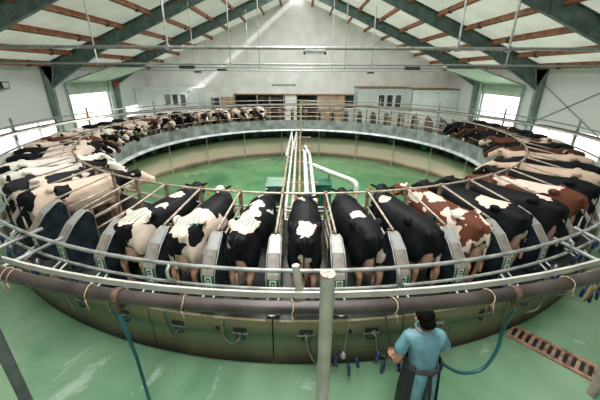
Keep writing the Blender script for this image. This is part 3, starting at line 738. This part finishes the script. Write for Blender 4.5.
for k in range(-28, 19):
    if k in (-4, -5): continue          # two free stalls
    if k in special: desc, pi_, m_ = special[k]
    else:
        pi_ = rng.randrange(5)
        if k > 0: desc, m_ = [blk, brn, blk, redg, blk][k % 5] if k < 18 else blk
        else: desc, m_ = redg if k in (-19, -29, -13) else generic[rng.randrange(5)]
    ph = PH0 + k * DP
    t = place_cow((0, 0, 0), 0, desc, m_, pi_, '%s, %s' % (desc, side_words(k)), 'cows on the milking carousel')
    polar(t, 8.52 + rng.uniform(-.04, .04), ph, DECK + .003); t.scale = (1.02, (.80 if k == 0 else .86) * rng.uniform(.96, 1.05), .92); t.rotation_euler.z += rng.uniform(-.05, .05)
# two waiting cows in the yard behind
for i, (x, yy, rz, g) in enumerate(((-5.0, 33.2, -.6, generic[0]), (-4.4, 34.6, .4, redg))):
    t = place_cow((x, yy, 0), rz, '', g[1], i, ['black and white cow waiting in the gateway of the back wall', 'red-brown cow waiting deeper behind the back gateway'][i], 'cows waiting behind the back wall')

# ================================================================== STATIC RAILS ROUND THE CAROUSEL
NP = 17; PS = 2 * pi / NP
rail = thing('guard_rail', 'long curved double guard rail of pale flat steel circling the cows', 'guard rail', (0, 0, 0))
b = MB(); b.ringbox(10.78, 10.81, 2.125, 2.195, 0, 2 * pi, 144, closed=True); b.build('flat_rail', FLATRAIL, rail)
b = ringtube(10.82, 2.44, .028, .95, 2 * pi - .95, 128, 8); b.build('top_rail', PIPE, rail, smooth=True)
b = ringtube(10.84, 2.08, .016, 0, 2 * pi, 144, 8); b.build('thin_rail', TUBE, rail, smooth=True)
b = ringtube(10.98, 2.15, .070, 0, 2 * pi, 160, 14)
tag(b.build('vacuum_pipe', BROWNPIPE, smooth=True), 'thick brown-grey pipe curving round the carousel above the wet floor', 'pipe')
for i in range(NP):
    ph = .0225 + i * PS
    side = i if i <= 8 else i - NP
    lab = 'pale steel post standing in front of the brown pipe between two consoles' if side == 0 else 'steel guard rail post, %s %s' % (ORD[abs(side)], 'past the worker round the carousel' if side > 0 else 'from the middle post, away from the worker')
    near = abs(side) <= 1; col = {0: POSTM, -1: mat('dark_grey_post', (.13, .14, .15), .5, .4, .15, 4), 1: mat('beige_post', (.40, .36, .30), .55, .1, .15, 4)}.get(side, PIPE)
    t = thing('rail_post', lab, 'post', P(11.14, ph, 0), ph + pi / 2, 'posts of the guard rail')
    b = MB(); b.tube([(0, 0, 0), (0, 0, 2.66)], .066 if near else .045, 16); b.build('shaft', col, t, smooth=False)
    b = MB(); b.tube([(0, 0, 2.655), (0, 0, 2.672)], .07 if near else .048, 16); b.build('cap', mat('rusty_cap', (.42, .36, .30), .7, .1, .3, 30), t)
    b = MB(); b.bar((.0, 0, 2.2), (.34, 0, 2.2), .04, .04); b.build('rail_bracket', col, t)
# slanting brace beside the middle post
b = MB(); b.tube([P(10.74, .003, 1.95), P(10.70, -.004, 2.46)], [.05, .04], 10); tag(b.build('brace_pipe', POSTM), 'short pale upright pipe leaning beside the pale middle post', 'brace')
# pipe ties (cords round the brown pipe)
def unp(u, v, z):
    th = R(22.07); x, y_ = u - 300, v - 200; dy = 312 * cos(th) - y_ * sin(th); dz = 312 * sin(th) + y_ * cos(th); t_ = (H - z) / dz
    return Vector((x * t_, dy * t_, z))
def on_ring(u, z, r):
    lo, hi = -.6, .6
    def px_(ph):
        p = P(r, ph, z); dep = p.y * cos(R(22.07)) + (H - z) * sin(R(22.07)); return 300 + 312 * p.x / dep
    for _ in range(50):
        mid = (lo + hi) / 2
        if px_(mid) < u: lo = mid
        else: hi = mid
    return mid
for u in (10, 16, 92, 186, 293, 394, 488, 566):
    ph = on_ring(u, 2.12, 10.98); pts = []
    for k in range(14):
        a = 2 * pi * k / 14; pts.append(P(10.98 + .084 * cos(a), ph + .0012 * sin(a * 2), 2.15 + .084 * sin(a)))
    b = MB(); b.tube(pts, .0065, 6, closed=True); b.tube([P(11.065, ph, 2.12), P(11.07, ph + .002, 2.0)], .007, 6)
    tag(b.build('pipe_tie', CORD, smooth=True), 'pale cord tied round the brown pipe, %s tie counted from the flood light side' % ORD[(10, 16, 92, 186, 293, 394, 488, 566).index(u) + 1], 'cord', 'cord ties on the brown pipe')
for u, side in ((120, 'above the straight hanging teal hose'), (513, 'where the looping teal hose starts')):
    ph = on_ring(u, 2.12, 10.98); b = MB(); b.tube([P(10.98, ph - .003, 2.15), P(10.98, ph + .003, 2.15)], .088, 14); b.bar(P(11.0, ph, 2.08), P(11.04, ph, 1.98), .035, .035)
    tag(b.build('pipe_clamp', mat('dark_clamp', (.12, .075, .05), .7, .2, .2, 12)), 'rusty pipe clamp ' + side, 'clamp')
# gate-like straight rails branching off the rump rail at both sides
for pts, lab in (([(42, 230, 1.86), (0, 249, 1.9), (-40, 268, 1.9)], 'upper straight rail branching off the rump rail beside the pale cow'),
                 ([(63, 239, 1.8), (0, 270, 1.8), (-40, 290, 1.8)], 'lower straight rail branching off the rump rail beside the pale cow'),
                 ([(574, 226, 1.95), (578, 228, 1.93), (600, 239, 1.9), (640, 257, 1.9)], 'upper bent rail branching off the rump rail by the red cow'),
                 ([(554, 237, 1.8), (600, 260, 1.8), (630, 275, 1.8)], 'lower straight rail branching off the rump rail by the red cow')):
    b = MB(); b.tube([unp(*q) for q in pts], .03, 10); tag(b.build('branch_rail', PIPE, smooth=True), lab, 'rail')

# ------------------------------------------------------------------ hoses, clusters
def curve_pts(pts, n=10):
    pts = [Vector(p) for p in pts]; out = []
    q = [pts[0] * 2 - pts[1]] + pts + [pts[-1] * 2 - pts[-2]]
    for i in range(1, len(q) - 2):
        for k in range(n):
            t_ = k / n; a, b_, c, d = q[i - 1:i + 3]
            out.append(.5 * ((2 * b_) + (c - a) * t_ + (2 * a - 5 * b_ + 4 * c - d) * t_ ** 2 + (3 * b_ - a - 3 * c + d) * t_ ** 3))
    out.append(pts[-1]); return out
big = [0, 1]
for k in range(-6, 7):
    ph = PH0 + k * DP
    t = thing('milk_hose_pair', 'teal and ochre hoses at skirt slot, %s' % side_words(k), 'hoses', (0, 0, 0), 0, 'hose pairs on the carousel skirt')
    if k == 0: pts = [(9.85, .002, .70), (9.93, .004, .64), (9.95, .008, .42), (9.97, .022, .20), (9.98, .05, .14)]
    elif k == 1: pts = [(9.85, .004, .70), (9.94, .008, .64), (9.97, .012, .40), (9.99, .04, .20), (10.02, .075, .18)]
    elif k in (2, 4, 5): pts = [(9.85, 0, .70), (9.95, .012, .78), (9.98, .022, .66), (9.98, .018, .50), (9.92, .0, .44)]
    elif k == -1: pts = [(10.0, -.018, 1.0), (9.97, -.018, .70), (9.96, -.010, .58), (9.93, .0, .56), (9.87, .004, .66)]
    else: pts = [(9.96, -.012, 1.0), (9.96, -.010, .80), (9.95, -.006, .62), (9.93, -.002, .56), (9.87, .002, .60)]
    b = MB(); b.tube(curve_pts([P(r_, ph + a, z) for r_, a, z in pts]), .013, 8); b.build('teal_hose', TEAL, t, smooth=True)
    b = MB(); b.tube(curve_pts([P(r_ + .010, ph + a - .003, z - .015) for r_, a, z in pts]), .010, 8); b.build('ochre_hose', OCHRE, t, smooth=True)
def cluster(loc, label, spread, rz=0):
    t = thing('milking_cluster', label, 'milking cluster', loc, rz, 'milking clusters')
    b = MB(); b.ell((0, 0, 0), (.05, .05, .06), 8, 12); b.build('claw_bowl', GALV, t, smooth=True)
    for (dx, dy, dz) in spread:
        d = Vector((dx, dy, dz)); top = d * .55 + Vector((0, 0, .10))
        s_ = MB(); s_.tube(curve_pts([(0, 0, .04), tuple(top), tuple(d)], 6), .011, 6)
        s_.build('short_tube', BLACK, t, smooth=True)
        e = d + Vector((dx * .15, dy * .15, -.15)); s_ = MB(); s_.tube([d + Vector((0, 0, .03)), d, e], [.02, .03, .026], 10); s_.build('teat_cup', NAVY, t, smooth=True)
    return t
q = unp(344, 357, .38); cluster((q.x, q.y, .42), 'milking cluster hanging on a cord beside the pale middle post', [(-.26, 0, -.08), (.20, -.02, -.06), (.08, -.06, -.16), (-.10, .05, -.1)])
b = MB(); b.tube([(q.x, q.y, .46), P(10.3, on_ring(352, 1.4, 10.3), 1.6)], .006, 5); tag(b.build('hanging_cord', CORD), 'thin cord holding the cluster beside the pale middle post', 'cord')
q = P(10.3, .53, .78); cluster((q.x, q.y, .82), 'milking cluster hanging from the skirt above the drain grate', [(-.14, 0, -.06), (.10, -.02, -.10), (.18, .03, -.02), (-.02, -.04, -.14)])
b = MB(); b.tube(curve_pts([P(10.9, .47, 2.0), P(10.5, .475, 1.2), P(10.35, .49, .72), P(10.3, .515, .85), P(10.3, .53, .86)]), .016, 8); tag(b.build('loop_hose', OCHRE, smooth=True), 'ochre hose looping down above the drain grate', 'hose')
for k in (-7, -6, -5, -4, -3, 3, 4, 5, 6, 7, 8):
    for r_, off in ((9.97, .30),):
        ph = PH0 + (k + off) * DP; q = P(r_, ph, 1.30)
        cluster(q, 'milking cluster hung at the stall edge, ' + side_words(k), [(-.12, .05, -.10), (.10, .04, -.12), (.05, -.07, -.06), (-.05, -.06, -.15)], ph)
# teal hoses
b = MB(); a = P(11.04, on_ring(122, 2.0, 11.0), 1.97); b.tube([a, unp(138, 360, .85), unp(151, 403, .25), unp(156, 425, .05)], .021, 10)
tag(b.build('straight_hose', TEAL, smooth=True), 'long teal hose hanging straight from the brown pipe to the floor', 'hose')
a = P(11.04, on_ring(513, 2.0, 11.0), 1.97)
hose_pts = [a, unp(505, 325, 1.45), unp(497, 350, 1.1), unp(483, 368, .85), unp(463, 372, .80), unp(445, 364, .92), Vector((1.66, 3.05, .98))]
b = MB(); b.tube(curve_pts(hose_pts), .021, 10); tag(b.build('looping_hose', TEAL, smooth=True), "teal hose looping from the brown pipe to the worker's side", 'hose')

# ------------------------------------------------------------------ drain grate and green box
A, B = unp(510, 329, 0), unp(606, 378, 0); d = (B - A).normalized(); nrm = Vector((-d.y, d.x, 0)); Ld = (B - A).length + .3
t = thing('drain_grate', 'rusty slotted drain grate running across the green floor', 'drain grate', A, math.atan2(d.y, d.x))
b = MB()
for s_ in (-1, 1): b.box((0, s_ * .17 - .035, .002), (Ld, s_ * .17 + .035, .03))
b.build('frame', GRATE, t)
b = MB(); n = int(Ld / .105)
for i in range(n): b.box((i * .105, -.15, .004), (i * .105 + .05, .15, .028))
b.build('bars', GRATE, t)
b = MB(); b.box((0, -.15, .001), (Ld, .15, .005)); b.build('gully', BLACK, t)
q = unp(588, 396, .2)
t = thing('green_tray', 'green plastic box on the floor below the drain grate', 'box', (q.x + .10, q.y - .30, 0), .5)
b = MB(); b.box((-.3, -.22, 0), (.3, .22, .22)); b.build('body', mat('green_plastic', (.03, .20, .11), .4, 0, .1, 4), t, bevel=.02)
b = MB(); b.box((-.32, -.24, .22), (.32, .24, .25)); b.build('lid', mat('green_plastic', (.03, .2, .1)), t, bevel=.01)

# ------------------------------------------------------------------ pit installation
def pitline(pts, r_, m_, label, cat='pipe', n=10):
    b = MB(); b.tube(pts, r_, n); return tag(b.build('pit_pipe', m_, smooth=True), label, cat)
pitline([(-.42, 6.4, .62), (-.42, 17.5, .62), (-.55, 20.6, .75)], .045, WHITEPIPE, 'slim white pipe crossing the pit, beside the green cabinet with the pale lid')
pitline([(-.22, 6.4, .66), (-.22, 20.7, .66)], .055, mat('cream_pipe', (.50, .48, .38), .5, 0, .15, 4), 'cream pipe crossing the pit between the slim white and the tan pipe')
pitline([(-.02, 6.4, .60), (-.02, 20.7, .7)], .05, mat('tan_pipe', (.36, .24, .16), .6, .1, .2, 4), 'tan pipe crossing the pit in the middle of the bundle')
pitline([(.22, 6.4, .66), (.22, 15.5, .66), (.12, 16.4, .5), (.12, 16.4, -.8)], .085, WHITEPIPE, 'thick white pipe crossing the pit in the bundle')
pitline([(.46, 6.4, .66), (.46, 14.8, .66), (.25, 16.2, .78), (.2, 16.6, .4)], .065, WHITEPIPE, 'white pipe crossing the pit next to the thick one')
b = MB(); b.tube(curve_pts([(.40, 13.6, .55), (1.3, 12.3, .52), (1.95, 11.45, .50), (2.12, 11.2, .42), (2.15, 11.15, .1), (2.15, 11.15, -1.07)], 6), .10, 12)
tag(b.build('bent_pipe', WHITEPIPE, smooth=True), 'thick white bent pipe branching off the bundle down into the pit', 'pipe')
b = MB(); b.bar((1.2, 12.45, -1.07), (1.2, 12.45, .45), .08, .08); tag(b.build('pipe_stand', PIPE), 'grey stand under the white bent pipe in the pit', 'stand')
for dx in (-.55, -.25):
    pitline([(dx, 20.4, .75), (dx - .22, 16.8, .10), (dx + .1, 16.6, .02)], .06, WHITEPIPE, 'white pipe sloping down at the pit back, %s from the green cabinet side' % ('first' if dx < -.4 else 'second'))
b = MB(); b.tube([(-.35, 16.6, -.25), (-.35, 16.6, .55)], .2, 18); b.tube([(-.35, 16.6, .55), (-.35, 16.6, .66)], [.2, .1], 18)
tag(b.build('receiver_vessel', GALV), 'small steel receiver vessel hung on the pipes over the pit', 'vessel')
b = MB()
for yy in (8, 11, 14, 17, 20): b.bar((-.6, yy, .52), (.65, yy, .52), .07, .07); b.bar((.0, yy, -1.07), (.0, yy, .5), .08, .08)
b.bar((-.6, 6.4, .5), (-.6, 20.6, .5), .06, .06)
tag(b.build('pipe_bridge', mat('tan_steel', (.4, .28, .19))), 'tan steel bridge carrying the pipe bundle over the pit', 'pipe bridge')
b = MB(); b.bar((.02, 20.6, .4), (.02, 20.6, 2.75), .10, .10); b.bar((.02, 20.6, 2.72), (8.6, 21.5, 2.10), .06, .05); b.bar((.02, 20.6, 2.6), (5.0, 21.2, 2.30), .05, .04)
tag(b.build('cable_mast', mat('tan_steel_pale', (.46, .38, .28), .6, .1, .15, 4)), 'tan mast with long arms rising behind the pit over the curb', 'mast')
for (x0, x1, y0, y1, z1, lab, lid) in ((-1.35, -.62, 11.6, 12.7, -.02, 'green ribbed cabinet with a pale lid in the pit', True), (.62, 1.25, 11.7, 12.5, .0, 'dark green cabinet in the pit under the bent pipe', False)):
    t = thing('pit_cabinet', lab, 'cabinet', ((x0 + x1) / 2, (y0 + y1) / 2, -1.07)); hx, hy = (x1 - x0) / 2, (y1 - y0) / 2; hz = z1 + 1.24
    b = MB(); b.box((-hx, -hy, 0), (hx, hy, hz)); b.build('case', GREENBOX, t)
    b = MB()
    for i in range(7): xx = -hx + .05 + i * (2 * hx - .1) / 6; b.box((xx - .02, -hy - .015, .05), (xx + .02, -hy, hz - .08))
    b.build('ribs', GREENBOX, t)
    b = MB(); b.box((-hx - .03, -hy - .03, hz), (hx + .03, hy + .03, hz + .04)); b.build('lid', GREENLID if lid else GREENBOX, t)

# ================================================================== WORKER
def skin_mesh(name, joints, edges, m_, parent, root=0, lv=2):
    me = bpy.data.meshes.new(name); me.from_pydata([j[:3] for j in joints], edges, [])
    o = bpy.data.objects.new(name, me); C.objects.link(o)
    sk = o.modifiers.new('skin', 'SKIN'); sk.use_smooth_shade = True
    for i, j in enumerate(joints):
        v = me.skin_vertices[0].data[i]; rr = j[3]; v.radius = rr if isinstance(rr, tuple) else (rr, rr); v.use_root = (i == root)
    s_ = o.modifiers.new('sub', 'SUBSURF'); s_.levels = lv; s_.render_levels = lv
    dg = bpy.context.evaluated_depsgraph_get(); m2 = bpy.data.meshes.new_from_object(o.evaluated_get(dg)); m2.name = name
    bpy.data.objects.remove(o)
    for p in m2.polygons: p.use_smooth = True
    m2.materials.clear(); m2.materials.append(m_)
    q = bpy.data.objects.new(name, m2); C.objects.link(q); q.parent = parent; return q
# local: +y faces the skirt, x to the worker's right, z up, origin between the feet
wk = thing('person', 'worker in a teal short-sleeved gown and black apron, seen from behind holding a milking cluster', 'person', (1.50, 2.76, 0), R(4)); wk.scale = (1.06, 1.05, .99)
J = [(0, 0, .98, .135), (0, .02, 1.12, .125), (0, .05, 1.28, .135), (0, .09, 1.42, .11), (0, .12, 1.50, .055), (0, .145, 1.56, .052),   # 0-5 spine, neck
     (0, .16, 1.63, .085), (0, .165, 1.70, .075),                                                                                       # 6-7 head
     (.19, .09, 1.40, .062), (.27, .10, 1.20, .048), (.25, .30, 1.08, .036), (.22, .42, 1.10, .028),                                      # right arm 8-11
     (-.19, .09, 1.40, .062), (-.27, .05, 1.17, .048), (-.29, .06, 1.05, .040), (-.26, .20, .95, .028),                                    # left arm 12-15
     (.10, 0, .88, .10), (.11, .02, .50, .062), (.12, -.03, .10, .042), (.13, .12, .045, .038),
     (-.10, 0, .88, .10), (-.11, .04, .50, .062), (-.12, -.01, .10, .042), (-.14, .14, .045, .038)]
Ed = [(0, 1), (1, 2), (2, 3), (3, 4), (4, 5), (5, 6), (6, 7), (3, 8), (8, 9), (9, 10), (10, 11), (3, 12), (12, 13), (13, 14), (14, 15), (0, 16), (16, 17), (17, 18), (18, 19), (0, 20), (20, 21), (21, 22), (22, 23)]
skin_mesh('body', J, Ed, SKIN, wk)
# face, ears and hair
b = MB(); b.ell((0, .225, 1.645), (.016, .022, .022), 6, 8); b.build('nose', SKIN, wk, smooth=True)
b = MB(); b.ell((0, .225, 1.605), (.028, .012, .008), 6, 8); b.build('mouth', mat('lips', (.35, .12, .10), .5), wk, smooth=True)
for s_ in (-1, 1):
    b = MB(); b.ell((s_ * .105, .135, 1.63), (.012, .022, .032), 6, 8); b.build('ear', SKIN, wk, smooth=True)
for s_ in (-1, 1):
    b = MB(); b.ell((s_ * .033, .225, 1.67), (.013, .012, .009), 6, 8); b.build('eye', BLACK, wk, smooth=True)
b = MB(); b.ell((0, .14, 1.685), (.103, .112, .098), 12, 16); b.ell((0, .085, 1.61), (.078, .07, .085), 10, 14); b.ell((.02, .04, 1.64), (.06, .055, .06), 8, 12); b.build('hair', HAIR, wk, smooth=True)
b = MB(); b.tube([(.09 * cos(a) , .12 + .085 * sin(a), 1.515 + .01 * sin(a)) for a in [2 * pi * k / 16 for k in range(16)]], .014, 8, closed=True); b.build('collar', SHIRT, wk, smooth=True)
# gown: torso and sleeves, then the long skirt of the gown
G = [(0, .0, .97, (.185, .135)), (0, .02, 1.12, (.175, .13)), (0, .045, 1.27, (.195, .14)), (0, .075, 1.40, (.19, .115)), (0, .11, 1.475, (.09, .07)),
     (.185, .085, 1.405, .085), (.262, .09, 1.27, .078), (.285, .105, 1.19, .080), (-.185, .085, 1.405, .085), (-.255, .075, 1.27, .078), (-.27, .06, 1.18, .080)]
skin_mesh('gown_top', G, [(0, 1), (1, 2), (2, 3), (3, 4), (3, 5), (5, 6), (6, 7), (3, 8), (8, 9), (9, 10)], SHIRT, wk)
def shell(z_r, a0, a1, n, wob, th, yoff=0):
    """cloth wrapped round the body between angles a0..a1 (0 = straight back), closed solid of thickness th"""
    b = MB(); rows = []
    for (z, rx, ry) in z_r:
        row = []
        for i in range(n + 1):
            a = a0 + (a1 - a0) * i / n; f = 1 + wob * sin(a * 7 + z * 3) * (1.5 - z)
            row.append((rx * f * sin(a), yoff - ry * f * cos(a), z))
        rows.append(row)
    vs = [p for r_ in rows for p in r_]; m = n + 1
    inner = [(x * (1 - th), (y_ - yoff) * (1 - th) + yoff, z) for x, y_, z in vs]
    L_ = len(vs); fs = []
    for j in range(len(rows) - 1):
        for i in range(n):
            q = (j * m + i, j * m + i + 1, (j + 1) * m + i + 1, (j + 1) * m + i); fs.append(q); fs.append(tuple(L_ + t_ for t_ in reversed(q)))
    for i in range(n): fs.append((i, L_ + i, L_ + i + 1, i + 1)); e = (len(rows) - 1) * m + i; fs.append((e, e + 1, L_ + e + 1, L_ + e))
    for j in range(len(rows) - 1):
        fs.append((j * m, (j + 1) * m, L_ + (j + 1) * m, L_ + j * m)); fs.append((j * m + n, L_ + j * m + n, L_ + (j + 1) * m + n, (j + 1) * m + n))
    b.add(vs + inner, fs); return b
shell([(1.06, .185, .14), (.95, .195, .155), (.8, .203, .163), (.6, .21, .17), (.42, .215, .175)], -pi, pi - .001, 40, .02, .05, .01).build('gown_skirt', SHIRT, wk, smooth=True)
shell([(1.14, .205, .16), (1.04, .212, .165), (.9, .222, .178), (.6, .235, .195), (.18, .24, .205)], .80, 2 * pi - .72, 40, .03, .05, .01).build('apron', APRON, wk, smooth=True)
b = MB(); b.tube([(.212 * sin(a), .012 - .168 * cos(a), 1.08 + .006 * cos(3 * a)) for a in [2 * pi * k / 28 for k in range(28)]], .014, 8, closed=True)
b.ell((0.01, -.165, 1.08), (.035, .022, .028), 8, 10); b.build('apron_tie', APRON, wk, smooth=True)
for s_, x1, z1 in ((-1, -.035, .60), (1, .045, .50)):
    b = MB(); b.bar((.01, -.17, 1.07), (x1 * .6, -.19, .85), .035, .008, up=(0, 1, 0)); b.bar((x1 * .6, -.19, .85), (x1, -.20, z1), .04, .008, up=(0, 1, 0)); b.build('tie_end', APRON, wk)
# hands, five fingers each
def hand(wr, fwd, up, side, name):
    """wr wrist, fwd pointing direction, side = +1 thumb towards +x"""
    wr = Vector(wr); f = Vector(fwd).normalized(); u = Vector(up); s_ = f.cross(u).normalized() * -side; u = s_.cross(f) * side; u.normalize()
    pt = lambda a, c, e: tuple(wr + f * a + s_ * c + u * e)
    Jh = [(*pt(0, 0, 0), .026), (*pt(.05, 0, 0), (.034, .018))]
    Eh = [(0, 1)]
    for i, (c, ln) in enumerate(((.026, .072), (.009, .080), (-.009, .074), (-.026, .058))):
        n0 = len(Jh); Jh += [(*pt(.088, c, .0), .0095), (*pt(.088 + ln * .5, c * 1.05, -.022), .0085), (*pt(.088 + ln * .62, c * 1.05, -.058), .0075)]
        Eh += [(1, n0), (n0, n0 + 1), (n0 + 1, n0 + 2)]
    n0 = len(Jh); Jh += [(*pt(.035, .040, -.008), .012), (*pt(.068, .052, -.032), .010), (*pt(.085, .040, -.055), .009)]; Eh += [(0, n0), (n0, n0 + 1), (n0 + 1, n0 + 2)]
    return skin_mesh(name, Jh, Eh, SKIN, wk, 0, 1)
hand((.22, .41, 1.10), (-.2, .9, .05), (0, 0, 1), -1, 'hand')
hand((-.26, .19, .95), (.10, .9, -.35), (0, 0, 1), 1, 'hand')
ca = cluster((1.50 - .27, 2.76 + .34, .84), "milking cluster held in the worker's hand", [(-.16, .02, -.04), (-.10, -.05, -.14), (.10, -.04, -.12), (.12, .03, -.05)])
b = MB(); b.tube(curve_pts([(1.23, 3.10, .89), (1.20, 3.28, 1.10), (1.17, 3.58, 1.40)]), .013, 8); tag(b.build('milk_tube', BLACK, smooth=True), "dark tube rising from the cluster in the worker's hand", 'tube')
